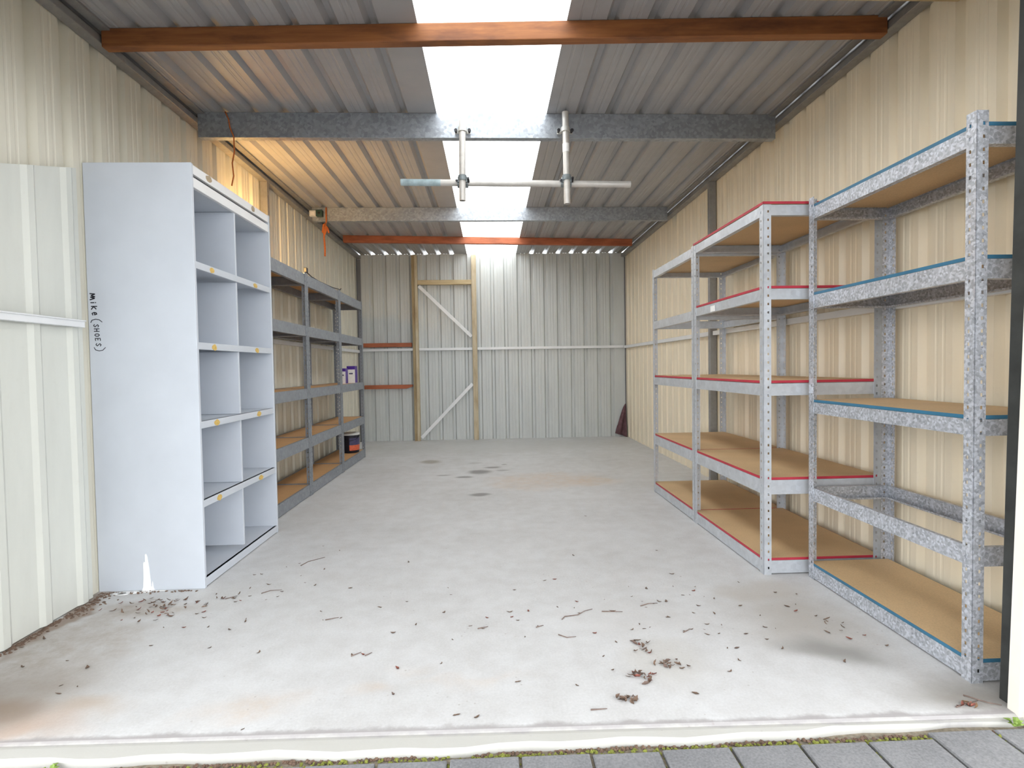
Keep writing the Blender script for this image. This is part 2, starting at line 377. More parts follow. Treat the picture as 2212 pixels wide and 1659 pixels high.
# ------------------------------------------------------------------ back door framing
door = bpy.data.objects.new('door_1', None); COL.objects.link(door); struct(door); door.location = (-.64, YB-.03, 0)
def dpart(mb, name, mat, bevel=.003):
    o = mb.build(name, mat, door, bevel=bevel); o.matrix_parent_inverse = Matrix.Translation((.64, -(YB-.03), 0)); return o
dpart(MB().box(-1.058, -1.018, 7.792, YB-.002, .0, 2.62), 'jamb', M['pine_v'])
dpart(MB().box(-1.098, -1.060, 7.80, YB-.002, .0, 2.62), 'jamb', M['pine_brown'])
dpart(MB().box(-.258, -.192, 7.792, YB-.002, .0, 2.62), 'jamb', M['pine_v'])
dpart(MB().box(-1.017, -.259, 7.80, YB-.004, 2.208, 2.272), 'header', M['pine'])
def slat(p, q, w, y0, y1):
    d = Vector((q[0]-p[0], 0, q[1]-p[1])).normalized(); n = Vector((-d.z, 0, d.x))*w/2
    P = [(p[0]-n.x, p[1]-n.z), (q[0]-n.x, q[1]-n.z), (q[0]+n.x, q[1]+n.z), (p[0]+n.x, p[1]+n.z)]
    return MB().prism(P, lambda a, b: (a, y0, b), lambda a, b: (a, y1, b))
dpart(slat((-1.0, 2.19), (-.268, 1.47), .046, 7.802, 7.827), 'brace', M['girt'], .002)
dpart(slat((-1.0, .045), (-.268, .80), .046, 7.802, 7.827), 'brace', M['girt'], .002)
# timber rails beside the door
def rail(z0, z1, cut, label):
    mb = MB()
    if cut: mb.prism([(-1.79, z0), (-1.20, z0), (-1.115, z0+.028), (-1.115, z1), (-1.79, z1)], lambda a, b: (a, 7.80, b), lambda a, b: (a, YB-.001, b))
    else: mb.box(-1.79, -1.115, 7.80, YB-.001, z0, z1)
    tag(mb.build('timber_rail', M['beam_red'], bevel=.003), label, 'rail', kind='thing')
rail(1.338, 1.395, False, 'red-brown timber rail fixed on the back wall just above the white girt')
rail(.748, .803, True, 'red-brown timber rail with a cut corner, low on the back wall beside the door frame')

# ------------------------------------------------------------------ roof beams
def beam(name, p0, p1, w, z0, z1, mat, label, group='beams under the roof', channel=False):
    """p0,p1: (x,y) ends of the front face; w: width backwards"""
    mb = MB()
    (x0, y0), (x1, y1) = p0, p1
    if not channel:
        mb.hexa([(x0,y0,z0),(x1,y1,z0),(x1,y1+w,z0),(x0,y0+w,z0),(x0,y0,z1),(x1,y1,z1),(x1,y1+w,z1),(x0,y0+w,z1)])
    else:
        t = .003; prof = [(0,z0),(w,z0),(w,z0+.014),(w-t,z0+.014),(w-t,z0+t),(t,z0+t),(t,z1-t),(w-t,z1-t),(w-t,z1-.014),(w,z1-.014),(w,z1),(0,z1)]
        mb.prism(prof, lambda a, b: (x0, y0+a, b), lambda a, b: (x1, y1+a, b))
    return tag(mb.build(name, mat, bevel=.004 if not channel else .0015), label, 'beam', group, 'thing')
ZT = ZC-.0008
beam('timber_beam', (-1.80, 2.69), (1.88, 2.545), .05, 2.562, ZT, M['beam_front'], 'orange-brown knotty timber beam under the roof, nearest whole one to the open front')
beam('timber_beam', (-1.75, 2.165), (1.93, 2.165), .05, 2.49, ZT-.002, M['pine'], 'pale timber beam nearest the open front, only its underside showing')
beam('steel_beam', (-1.80, 3.535), (1.88, 3.56), .05, 2.492, ZT, M['galv_beam'], 'galvanised steel beam that carries the hanging pipes', channel=True)
beam('steel_beam', (-1.755, 5.58), (1.835, 5.62), .05, 2.514, ZT, M['galv_beam'], 'galvanised steel beam with the small white and green boxes on its end', channel=True)
beam('timber_beam', (-1.755, 6.72), (1.835, 7.02), .05, 2.562, ZT, M['beam_red'], 'dark red timber beam closest to the back wall')

# ------------------------------------------------------------------ hanging scaffold tubes
pf = thing('hanging_pipe_rail', 'rail of grey scaffold tubes hanging from the steel beam below the skylight', 'pipe rail', (.17, 3.50, 2.5))
def pp(mb, name, mat, parent=None, smooth=True, label=None):
    o = mb.build(name, mat, parent or pf, smooth=smooth)
    if parent is None: o.matrix_parent_inverse = Matrix.Translation((-.17, -3.50, -2.5))
    if label: o['label'] = label
    return o
R_ = .0205
def hollow(p, q, r, t=.003, n=20):
    p, q = Vector(p), Vector(q); d = (q-p).normalized(); a = d.orthogonal().normalized(); b = d.cross(a); vs = []
    for c, rad in ((p, r), (q, r), (q, r-t), (p, r-t)):
        vs += [c + rad*(math.cos(2*PI*k/n)*a + math.sin(2*PI*k/n)*b) for k in range(n)]
    fs = [(j*n+k, j*n+(k+1) % n, ((j+1) % 4)*n+(k+1) % n, ((j+1) % 4)*n+k) for j in range(4) for k in range(n)]
    return MB().add(vs, fs)
def smooth_ang(o):
    for p in o.data.polygons: p.use_smooth = True
    md = o.modifiers.new('es', 'EDGE_SPLIT'); md.split_angle = math.radians(40)
YV, YH = 3.492, 3.536
for x, zt, zb, xb in ((-.154, 2.575, 2.08, -.162), (.494, 2.630, 2.057, .500)):
    smooth_ang(pp(hollow((x, YV, zt), (xb, YV, zb), R_), 'hanger_pipe', M['pipe']))
    # saddle clamp on the beam, with two bolts
    c = MB()
    for z in (2.478, 2.500):
        pass
    ring = [(x + .027*math.cos(t), YV - .027*math.sin(t)) for t in [PI*k/12 for k in range(13)]]
    ring2 = [(x + .0215*math.cos(t), YV - .0215*math.sin(t)) for t in [PI*k/12 for k in range(12, -1, -1)]]
    poly = [(x+.050, YV+.040), (x+.050, YV+.034), (x+.027, YV+.030)] + ring + [(x-.027, YV+.030), (x-.050, YV+.034), (x-.050, YV+.040), (x-.0215, YV+.036)] + ring2[::-1][::-1] + [(x+.0215, YV+.036)]
    poly = [(x+.050, YV+.041), (x+.050, YV+.035), (x+.027, YV+.030)] + ring + [(x-.027, YV+.030), (x-.050, YV+.035), (x-.050, YV+.041), (x-.0215, YV+.036)] + ring2 + [(x+.0215, YV+.036)]
    c.prism(poly, lambda a, b: (a, b, 2.508), lambda a, b: (a, b, 2.535 if True else 0))
    cl = pp(c, 'beam_clamp', M['clamp_light'], smooth=False)
    for s in (-1, 1):
        bo = MB().tube([(x+s*.042, YV+.036, 2.520), (x+s*.042, YV+.010, 2.520)], .0075, 8); bo.tube([(x+s*.042, YV+.012, 2.520), (x+s*.042, YV+.0, 2.520)], .011, 6)
        o = bo.build('bolt', M['black'], cl)
    # coupler where the cross pipe is held
    zc_ = 2.207
    c = MB(); xx = x*.3 + xb*.7
    c.tube([(xx, YV, zc_-.002), (xx, YV, zc_+.030)], .0262, 18)
    c.tube([(xx-.034, YH-.006, zc_-.008), (xx+.034, YH-.006, zc_-.008)], .0262, 18)
    c.box(xx-.030, xx+.030, YV-.006, YH+.006, zc_-.012, zc_+.022)
    pp(c, 'coupler', M['clamp'], smooth=False)
    for q in (1, -1): pp(MB().tube([(xx+q*.036, YV-.012, zc_+.004+q*.008), (xx+q*.036, YV+.02, zc_-.004*q)], .008, 8), 'coupler_bolt', M['black'], smooth=False)
cp = pp(hollow((-.552, YH, 2.210), (.915, YH, 2.192), R_), 'cross_pipe', M['pipe']); smooth_ang(cp)
pm = MB().tube([(-.551, YH, 2.210), (-.30, YH, 2.2068)], R_+.0008, 20, cap=False).build('paint_mark', M['pipe_blue'], cp, smooth=True); pm['label'] = 'blue-grey paint on one pipe end'
stk = MB().tube([(.4955, YV, 2.433), (.4962, YV, 2.380)], R_+.0009, 20, cap=False); pp(stk, 'sticker', M['sticker'], label='white sticker around the pipe')

# ------------------------------------------------------------------ pigeonhole cabinet
cx0, cx1, cy0, cy1, cz = -1.868, -1.377, 2.632, 3.536, 2.005
cab = thing('pigeonhole_cabinet', 'tall grey steel pigeonhole cabinet with ten open compartments', 'cabinet', (cx0, cy0, 0))
def cpart(mb, name, mat=None, label=None, bevel=.002, parent=None):
    o = mb.build(name, mat or M['cab'], parent or cab, bevel=bevel)
    if parent is None: o.matrix_parent_inverse = Matrix.Translation((-cx0, -cy0, 0))
    if label: o['label'] = label
    return o
T = .018
side = cpart(MB().box(cx0, cx1, cy0, cy0+T, 0, cz), 'side_panel')
cpart(MB().box(cx0, cx1, cy1-T, cy1, 0, cz), 'side_panel')
cpart(MB().box(cx0+.001, cx0+.009, cy0+T, cy1-T, .03, cz-.02), 'back_panel')
cpart(MB().box(cx0+.001, cx1-.022, cy0+T, cy1-T, cz-.018, cz-.002), 'top_panel')
for z0, z1 in ((1.958, 2.001), (1.897, 1.944)):
    cpart(MB().box(cx1-.020, cx1-.002, cy0+T, cy1-T, z0, z1), 'top_rail', M['cab_white'], 'off-white rail above the compartments')
cpart(MB().box(cx0+.01, cx1-.026, cy0+T, cy1-T, 1.90, 1.918), 'compartment_ceiling')
tops = [.045, .418, .795, 1.172, 1.553]
ym = (cy0+cy1)/2
shelves = []
for i, z in enumerate(tops):
    mb = MB().box(cx0+.01, cx1-.003, cy0+T, cy1-T, z-.008, z)
    mb.box(cx1-.020, cx1-.002, cy0+T, cy1-T, z-(.034 if i else .040), z+.0)
    shelves.append(cpart(mb, 'shelf'))
for i, z in enumerate(tops):
    zt = tops[i+1]-.034 if i < 4 else 1.899
    zb_ = z+.001 if i else z+.022
    cpart(MB().box(cx0+.01, cx1-.012, ym-.008, ym+.008, zb_, zt-.0), 'divider')
# dabs of old tape on the shelf lips
def tapes(zc, hh, mat, x):
    for yy in (2.80, 3.30):
        w = .028*random.uniform(.85, 1.1); dz = random.uniform(-.004, .004)
        mb = MB(); pts = [(yy+w*(1+.16*random.uniform(-1, 1))*math.cos(2*PI*k/9), zc+dz+hh*(1+.2*random.uniform(-1, 1))*math.sin(2*PI*k/9)) for k in range(9)]
        mb.prism(pts, lambda a, b: (x, a, b), lambda a, b: (x+.0009, a, b))
        cpart(mb, 'tape_mark', mat, 'scrap of old tape', 0)
for z in tops[1:]: tapes(z-.017, .015, M['tape'], cx1-.002)
tapes(1.982, .016, M['tape_brown'], cx1-.002)
# handwriting down the edge of the near side panel
G = {'m': [[(0,0),(.08,.75),(.3,.2),(.5,.75),(.55,.1),(.75,.7),(.95,0)]], 'i': [[(.5,0),(.5,.55)],[(.48,.8),(.52,.86)]],
     'k': [[(.2,0),(.2,.95)],[(.8,.8),(.22,.4),(.85,0)]], 'e': [[(.15,.4),(.8,.45),(.6,.8),(.25,.7),(.15,.35),(.4,0),(.85,.12)]],
     '(': [[(.7,1.35),(.2,.95),(.05,.4),(.25,-.15),(.8,-.35)]], ')': [[(.2,1.35),(.8,.95),(.95,.4),(.7,-.15),(.15,-.35)]],
     'S': [[(.85,.8),(.5,.95),(.2,.75),(.5,.48),(.8,.25),(.5,0),(.12,.15)]], 'H': [[(.15,0),(.15,.95)],[(.15,.48),(.8,.5)],[(.8,0),(.82,.95)]],
     'O': [[(.5,.95),(.15,.7),(.15,.25),(.5,0),(.85,.25),(.85,.7),(.5,.95)]], 'E': [[(.8,.95),(.2,.92),(.2,0),(.82,.04)],[(.2,.48),(.7,.5)]]}
txt = MB()
def glyph(ch, zc, x0, adv, hgt, lw):
    for line in G[ch]:
        P = [Vector((x0 + y*hgt, zc + adv*(.5-u))) for u, y in line]
        for a, b in zip(P, P[1:]):
            d = (b-a).normalized(); n = Vector((-d.y, d.x))*lw/2; a2, b2 = a - d*lw*.3, b + d*lw*.3
            txt.prism([a2-n, b2-n, b2+n, a2+n], lambda p, q: (p, cy0-.0007, q), lambda p, q: (p, cy0-.0001, q))
zpx = lambda y: 1.408-(y-632)*.002152
xbase = lambda y: -1.860 + (y-640)*.00018
for ch, y, adv, hg, lw in (('m', 641.5, .030, .028, .0052), ('i', 654, .014, .026, .0046), ('k', 665, .020, .026, .0046), ('e', 678, .017, .026, .0044), ('(', 694, .020, .030, .0034),
                           ('S', 704, .017, .024, .0032), ('H', 713.5, .017, .024, .0038), ('O', 724, .015, .022, .0036), ('E', 733.5, .017, .024, .0034), ('S', 745, .017, .024, .0034), (')', 754, .020, .030, .003)):
    glyph(ch, zpx(y), xbase(y)+.004, adv, hg, lw)
o = txt.build('handwriting', M['ink'], side); o['label'] = 'black marker handwriting running down the panel'
# white splash up the side panel
sp = MB()
def flat(poly, y0=cy0-.0022, y1=cy0-.0001): sp.prism(poly, lambda a, b: (a, y0, b), lambda a, b: (a, y1, b))
flat([(-1.664,.004),(-1.625,.004),(-1.628,.05),(-1.633,.11),(-1.640,.165),(-1.645,.176),(-1.650,.172),(-1.650,.135),(-1.656,.138),(-1.659,.13),(-1.660,.06)])
flat([(-1.622,.006),(-1.614,.006),(-1.619,.045),(-1.622,.03)]); flat([(-1.668,.002),(-1.608,.002),(-1.618,.018),(-1.64,.024),(-1.662,.018)], cy0-.0034)
o = sp.build('paint_splash', M['white'], side); o['label'] = 'white splash run down to the floor'
fs_ = MB(); random.seed(3)
for (px, py, rx, ry) in ((-1.70, 2.612, .045, .014), (-1.755, 2.60, .03, .010), (-1.64, 2.617, .035, .012), (-1.585, 2.624, .03, .004), (-1.735, 2.592, .025, .008)):
    pts = [(px+rx*(1+.25*random.uniform(-1,1))*math.cos(2*PI*k/14), py+ry*(1+.25*random.uniform(-1,1))*math.sin(2*PI*k/14)) for k in range(14)]
    fs_.prism(pts, lambda a, b: (a, b, .0003), lambda a, b: (a, b, .003))
tag(fs_.build('dried_paint_puddle', M['white']), 'dried white paint puddle on the floor at the foot of the grey cabinet', 'paint spill', kind='stuff')

# ------------------------------------------------------------------ boltless shelving racks
POST = {}
def post_mesh(kind, H, mat, w=.038, t=.0022, pitch=.04):
    if (kind, H) in POST: return POST[(kind, H)]
    mb = MB(); n = int((H-.02)/pitch); z0 = (H-n*pitch)/2
    us = [0, w*.52, w*.52+.008, w]; 
    for fl_ in (0, 1):
        def P(u, d, z): return (u, d, z) if fl_ == 0 else (d, u, z)
        zs = [0]; holes = []
        for k in range(n):
            c = z0 + (k+.5)*pitch; zs += [c-.0055, c+.0055]
        zs.append(H)
        def quad(ua, ub, za, zb):
            for d in (0, t): mb.add([P(ua,d,za),P(ub,d,za),P(ub,d,zb),P(ua,d,zb)], [(0,1,2,3)])
        for i in range(len(zs)-1):
            za, zb = zs[i], zs[i+1]; hole = i % 2 == 1
            for j in range(3):
                if hole and j == 1:
                    ua, ub = us[1], us[2]
                    for (p, q) in (((ua,za),(ub,za)), ((ub,za),(ub,zb)), ((ub,zb),(ua,zb)), ((ua,zb),(ua,za))):
                        mb.add([P(p[0],0,p[1]),P(q[0],0,q[1]),P(q[0],t,q[1]),P(p[0],t,p[1])], [(0,1,2,3)])
                    continue
                quad(us[j], us[j+1], za, zb)
        for u in (0, w): mb.add([P(u,0,0),P(u,t,0),P(u,t,H),P(u,0,H)], [(0,1,2,3)])
        for z in (0, H): mb.add([P(0,0,z),P(w,0,z),P(w,t,z),P(0,t,z)], [(0,1,2,3)])
    me = mb.mesh('post', mat); POST[(kind, H)] = me; return me
def cbeam(L, h, d=.026, t=.0022):
    """channel along +Y, face on x=0, open towards +X"""
    prof = [(0,0),(d,0),(d,.008),(d-t,.008),(d-t,t),(t,t),(t,h-t),(d*.6,h-t),(d*.6,h),(0,h)]
    return MB().prism(prof, lambda a, b: (a, 0, b), lambda a, b: (a, L, b))
def rack(label, xf, xb, yn, yf, H, levels, steel, boardm, edge=None, group=None, name='shelving_rack', front_is_low_x=True, cat='shelf unit'):
    """levels: (z0, z1, board, board_top, edge?, over_posts)"""
    r = thing(name, label, cat, (xf, yn, 0), group)
    Xs, Xe = min(xf, xb), max(xf, xb); D, L = Xe-Xs, yf-yn; ox = Xs-xf
    pm_ = post_mesh(name+steel.name, H, steel)
    for (x, y, a) in ((0,0,0), (D,0,PI/2), (D,L,PI), (0,L,-PI/2)):
        link('post', pm_, r, loc=(x+ox, y, 0), rotz=a)
    for (z0, z1, board, bt, ed, over) in levels:
        h = z1-z0; e = .0026
        fb = cbeam(L-2*e, h).mesh('long_beam', steel)
        link('long_beam', fb, r, loc=(ox+e, e, z0))
        link('long_beam', fb, r, loc=(ox+D-e, L-e, z0), rotz=PI)
        sb = cbeam(D-2*e-.054, h).mesh('end_beam', steel)
        link('end_beam', sb, r, loc=(ox+D-e-.027, e, z0), rotz=PI/2)
        link('end_beam', sb, r, loc=(ox+e+.027, L-e, z0), rotz=-PI/2)
        if board:
            i = 0.0 if over else .0045
            zb = bt-.012
            if not ed and not over: i = .008
            b_ = MB().box(ox+i, ox+D-i, i, L-i, zb, bt).build('board', boardm, r)
            if ed:
                m = MB(); q = .0012; k = i
                m.box(ox+k-q, ox+k, k-q, L-k+q, zb, bt); m.box(ox+D-k, ox+D-k+q, k-q, L-k+q, zb, bt)
                m.box(ox+k-q, ox+D-k+q, k-q, k, zb, bt); m.box(ox+k-q, ox+D-k+q, L-k, L-k+q, zb, bt)
                e_ = m.build('board_edge', edge, b_); e_['label'] = 'coloured edge strip'
    return r
# blue-edged rack, nearest on the right
blue = rack('galvanised shelving rack with blue-edged boards and one bare level, beside the door jamb', 1.510, 1.904, 1.660, 2.556, 1.80,
     [(.006,.064,True,.0765,True,False), (.374,.436,False,0,False,False), (.790,.842,True,.855,True,False), (1.283,1.344,True,1.357,True,False), (1.698,1.753,True,1.766,True,False)],
     M['galv'], M['board'], M['blue'])
red1 = rack('red-edged shelving rack with five boards, next to the blue-edged rack', 1.309, 1.893, 2.592, 3.497, 1.786,
     [(.006,.068,True,.081,True,False), (.392,.462,True,.475,True,False), (.872,.930,True,.945,True,False), (1.335,1.386,True,1.400,True,False), (1.735,1.785,True,1.800,True,True)],
     M['galv_soft'], M['board'], M['red'], 'racks with red-edged boards')
red2 = rack('farther red-edged shelving rack with one bare level, closer to the back wall', 1.309, 1.893, 3.500, 4.394, 1.790,
     [(.006,.068,True,.081,True,False), (.392,.462,True,.475,True,False), (.872,.930,True,.945,True,False), (1.315,1.375,False,0,False,False), (1.725,1.780,True,1.778,False,False)],
     M['galv_soft'], M['board'], M['red'], 'racks with red-edged boards')
tg = MB().box(1.3075, 1.309, 3.16, 3.225, 1.338, 1.372).build('white_tag', M['sticker'], red1); tg.matrix_parent_inverse = Matrix.Translation((-1.309, -2.592, 0)); tg['label'] = 'small white tag'
LV = [(.006,.094,True,.092,False,False), (.395,.482,True,.480,False,False), (.80,.880,True,.878,False,False), (1.308,1.390,True,1.386,False,False), (1.722,1.812,True,1.806,False,False)]
for lab, ya, yb in (('dull grey steel shelving rack half hidden behind the grey cabinet', 3.598, 4.560),
                    ('dull grey steel shelving rack with a black cord over its top', 4.563, 5.538), ('dull grey steel shelving rack that holds the purple packs and the black bucket', 5.541, 6.497)):
    rack(lab, -1.496, -1.826, ya, yb, 1.824, LV, M['grey_steel'], M['board_old'], None, 'grey racks along the wall')

# goods on the far grey rack
def pack(x, y, z, w, d, h, label, rot=0):
    t = thing('product_carton', label, 'carton', (x, y, z), 'white and purple cartons', rot)
    MB().box(-w/2, w/2, -d/2, d/2, 0, h*.80).build('front_panel', M['card_white'], t, bevel=.002)
    MB().box(-w/2, w/2, -d/2, d/2, h*.80, h).build('top_band', M['card_purple'], t, bevel=.002)
    MB().box(w/2, w/2+.0015, -d/2+.002, d/2-.002, .004, h*.80).build('side_print', M['card_purple'], t)
    MB().box(-w*.22, w*.24, -d/2-.001, -d/2, h*.52, h*.60).build('print_band', M['label_navy'], t)
pack(-1.588, 5.97, .879, .066, .10, .165, 'white carton with a dark top band, first of the pair on the grey rack')
pack(-1.560, 6.22, .879, .090, .11, .190, 'white carton with purple top and purple side, behind its smaller neighbour on the grey rack')
bk = thing('paint_bucket', 'black bucket with a pale lid and an orange label on the lowest grey shelf', 'bucket', (-1.607, 6.27, .093))
MB().lathe([(0,0),(.088,0),(.091,.004),(.099,.195),(.099,.2),(0,.2)], n=32).build('body', M['bucket'], bk, True)
MB().lathe([(0,.2005),(.103,.2005),(.104,.205),(.104,.217),(.098,.222),(0,.220)], n=32).build('lid', M['bucket_lid'], bk, True)
lb = MB(); n = 12; vs = []
for z in (.03, .09, .17):
    for k in range(n+1):
        a = math.radians(-85 + 100*k/n); r = .0915+.0415*z+.0012; vs.append((r*math.cos(a), r*math.sin(a), z))
q = n+1
MB().add(vs, [(k, k+1, q+k+1, q+k) for k in range(n)]).build('label_print', M['label_red'], bk, True)
MB().add(vs, [(q+k, q+k+1, 2*q+k+1, 2*q+k) for k in range(n)]).build('label_print', M['label_navy'], bk, True)
hd = MB().tube([(.104*math.cos(a), .104*math.sin(a)*.35-.09 if False else -.104*abs(math.sin(a)), .19-.05*math.sin(a)) for a in [PI*k/16 for k in range(17)]], .0025, 6).build('handle', M['black'], bk, True)
# black cord over the grey rack's top
cord = MB().tube([(-1.50,4.58,1.858),(-1.498,4.60,1.832),(-1.51,4.75,1.822),(-1.515,4.95,1.8185),(-1.51,5.15,1.8185),(-1.505,5.35,1.819),(-1.50,5.52,1.829),(-1.497,5.58,1.829),(-1.494,5.60,1.845)], .0045, 8)
cd = tag(cord.build('black_cord', M['black'], smooth=True), 'thin black cord slung along the top of a grey rack', 'cord')
MB().box(-1.512, -1.488, 4.555, 4.595, 1.829, 1.868).build('plug', M['black'], cd, bevel=.004)
# boxes and ropes on the steel beams
jb = thing('junction_box', 'small pale junction box on the end of a steel beam', 'box', (-1.735, 5.5808, 2.58))
MB().box(-.034, .030, -.045, 0, -.030, .028).build('box_body', M['bucket_lid'], jb, bevel=.004)
MB().box(-.020, .018, -.048, -.045, -.016, .014).build('cover', M['card_white'], jb, bevel=.002)
gb = thing('switch_box', 'small dark green switch box beside the pale junction box on a steel beam', 'box', (-1.672, 5.5806, 2.58))
MB().box(-.030, .030, -.05, 0, -.032, .032).build('box_body', M['green_box'], gb, bevel=.004)
MB().box(-.012, .012, -.056, -.05, -.010, .012).build('switch_plate', M['black'], gb, bevel=.002)
random.seed(5)
rp = MB()
rp.tube([(-1.612,5.573,2.646),(-1.614,5.571,2.57),(-1.612,5.568,2.512),(-1.618,5.572,2.49)], .0075, 8)
rp.tube([(-1.618,5.572,2.49),(-1.640,5.565,2.47),(-1.648,5.560,2.40),(-1.63,5.558,2.37),(-1.615,5.56,2.41),(-1.622,5.566,2.475),(-1.60,5.562,2.44),(-1.588,5.56,2.39)], .009, 8)
rp.tube([(-1.618,5.566,2.48),(-1.632,5.556,2.42),(-1.634,5.555,2.34),(-1.628,5.555,2.24),(-1.63,5.555,2.16)], .009, 8)
tag(rp.build('orange_rope', M['rope'], smooth=True), 'orange rope knotted over the beam beside the small boxes', 'rope')
rp = MB().tube([(-1.625,3.526,2.645),(-1.606,3.526,2.60),(-1.60,3.527,2.55),(-1.578,3.528,2.49),(-1.577,3.528,2.40),(-1.592,3.528,2.33),(-1.586,3.528,2.25),(-1.60,3.528,2.19)], .0042, 6)
tag(rp.build('thin_orange_rope', M['rope'], smooth=True), 'thin orange rope hanging from the beam above the grey cabinet', 'rope')
# maroon cloth in the far corner
mc = MB(); nu, nv = 14, 12; vs = []
for side_ in (0, 1):
    for j in range(nv+1):
        v = j/nv; z = .0005 + v*.475
        wdt = .150*(1-v)**.75 + .006
        for i in range(nu+1):
            u = i/nu; x = XR-.020 - wdt*u
            y = YB-.018 - (.055*(1-v)+.012)*(.5+.5*math.cos(u*9+v*2))*(.3+.7*(1-u)) - .02
            zz = z + (.05*u if v < .3 else .02*u)*(1-v)
            vs.append((x, y + (.010 if side_ else 0), zz))
W_ = nu+1; o_ = W_*(nv+1); fs = []
for j in range(nv):
    for i in range(nu):
        a = j*W_+i; fs += [(a, a+1, a+W_+1, a+W_), (o_+a+W_, o_+a+W_+1, o_+a+1, o_+a)]
for j in range(nv):
    for i in (0, nu): a = j*W_+i; fs.append((a, a+W_, o_+a+W_, o_+a))
for i in range(nu):
    for j in (0, nv): a = j*W_+i; fs.append((a, a+1, o_+a+1, o_+a))
tag(mc.add(vs, fs).build('maroon_cloth', M['maroon'], smooth=True), 'dark maroon cloth bundle tucked low in the far corner of the shed', 'cloth')

# work lamp standing on the first grey rack
lamp = thing('work_lamp', 'small lit work lamp on top of the grey rack behind the cabinet', 'lamp', (-1.70, 4.08, 1.807))
MB().lathe([(0,0),(.05,0),(.05,.012),(.012,.02),(.012,.05),(0,.05)], n=20).build('base', M['black'], lamp, True)
MB().lathe([(.02,.05),(.036,.072),(.042,.1),(.034,.13),(.016,.146),(0,.15)], n=20).build('bulb', M['bulb'], lamp, True)
hood = MB(); vs = []; nh = 16  # hood added to keep the lamp's light off the ceiling towards the front
for rad in (.066, .064):
    for z, q in ((.03, 1), (.15, 1), (.19, .86), (.215, .55)):
        for k in range(nh+1):
            a = math.radians(215 + 135*k/nh); vs.append((rad*q*math.cos(a), rad*q*math.sin(a), z))
w_ = nh+1; fs = []
for o_ in (0, 4*w_):
    for j in range(3):
        for k in range(nh): a = o_+j*w_+k; fs.append((a, a+1, a+w_+1, a+w_))
hood.add(vs, fs).build('added_hood', M['black'], lamp, True)
# ------------------------------------------------------------------ door jamb track
tk = MB(); lean_box(tk, 1.526, 1.575, 1.5365, 1.582, 0, 2.3, .018)
tag(tk.build('door_track', M['track'], bevel=.003), 'dark vertical roller door track against the cream jamb', 'door track', kind='thing')

# ------------------------------------------------------------------ paving outside
pv = MB(); random.seed(11)
YP = 1.447
def paver_block(x0, x1, y0, y1, z):
    g, b = .0045, .004
    x0 += g; x1 -= g; y0 += g; y1 -= g
    vs = [(x0,y0,-.10),(x1,y0,-.10),(x1,y1,-.10),(x0,y1,-.10),(x0,y0,z-b),(x1,y0,z-b),(x1,y1,z-b),(x0,y1,z-b),(x0+b,y0+b,z),(x1-b,y0+b,z),(x1-b,y1-b,z),(x0+b,y1-b,z)]
    pv.add(vs, [(0,1,5,4),(1,2,6,5),(2,3,7,6),(3,0,4,7),(4,5,9,8),(5,6,10,9),(6,7,11,10),(7,4,8,11),(8,9,10,11)])
for j in range(12):
    for i in range(-14, 15):
        x = .06 + .1915*i; off = 0 if j % 2 == 0 else .095
        y1 = YP - .39*j + (.03 if (j == 0 and i >= 6) else 0)
        paver_block(x+off, x+off+.1915, YP-.39*(j+1), y1, -.015+random.uniform(-.002, .002))
pv = struct(pv.build('paving', M['paver'])); pv['label'] = 'charcoal pavers outside the shed'
struct(MB().box(-14, 14, -14, 1.50, -.30, -.028).build('ground', M['soil']))
struct(MB().box(-14, 14, -14, -3.3, -.028, -.018).build('driveway', paint('outer_paving', (.33,.33,.32), .8)))

# unseen roof sheet added overhead to hold light off the front of the floor
aw = MB(); s_ = sheet(profile(-3.0, 3.0, [-2.9+.19*k for k in range(31)], rw=.066), lambda s, d, e: (s, (SHADE_Y if e == 0 else 1.436), ZC+.10+d)); aw.add(s_.v, s_.f)
struct(aw.build('added_awning', M['roof']))
# moss along the slab edge and in the paver joints
ms = MB(); random.seed(21)
def tuftball(x, y, z, r):
    n = 6; vs = [(x+r*(1+.3*random.uniform(-1,1))*math.cos(2*PI*k/n), y+r*(1+.3*random.uniform(-1,1))*math.sin(2*PI*k/n), z) for k in range(n)]
    vs += [(x+.55*r*math.cos(2*PI*k/n+.4), y+.55*r*math.sin(2*PI*k/n+.4), z+r*random.uniform(.35, .8)) for k in range(n)]
    ms.add(vs, [(k, (k+1) % n, n+(k+1) % n, n+k) for k in range(n)] + [tuple(range(n, 2*n))])
for k in range(900):
    x = random.uniform(-1.5, 1.5)
    d = .5+.5*math.sin(x*5.1)*math.sin(x*13+1)
    if random.random() > .35+.65*d: continue
    tuftball(x, 1.453+random.uniform(-.010, .010), -.028+random.uniform(0, .005), random.uniform(.003, .007))
for i in range(-4, 8):
    x0 = .06+.1915*i
    for k in range(28):
        if random.random() < .35 + (.3 if i > 3 else 0): tuftball(x0+random.gauss(0, .0028), random.uniform(1.28, 1.445), -.027, random.uniform(.002, .0055))
tag(ms.build('moss', M['moss']), 'olive moss growing along the slab edge and in the paver joints', 'moss', kind='stuff')
# crumbs of soil in the same joint
sb_ = MB(); ms = sb_
for k in range(700): tuftball(random.uniform(-1.6, 1.6), 1.469+random.uniform(-.006, .004)+.010*abs(0), -.030+random.uniform(0, .006), random.uniform(.003, .007))
tag(ms.build('soil_crumbs', M['leaf']), 'brown soil crumbs lying along the front edge of the slab', 'soil', kind='stuff')
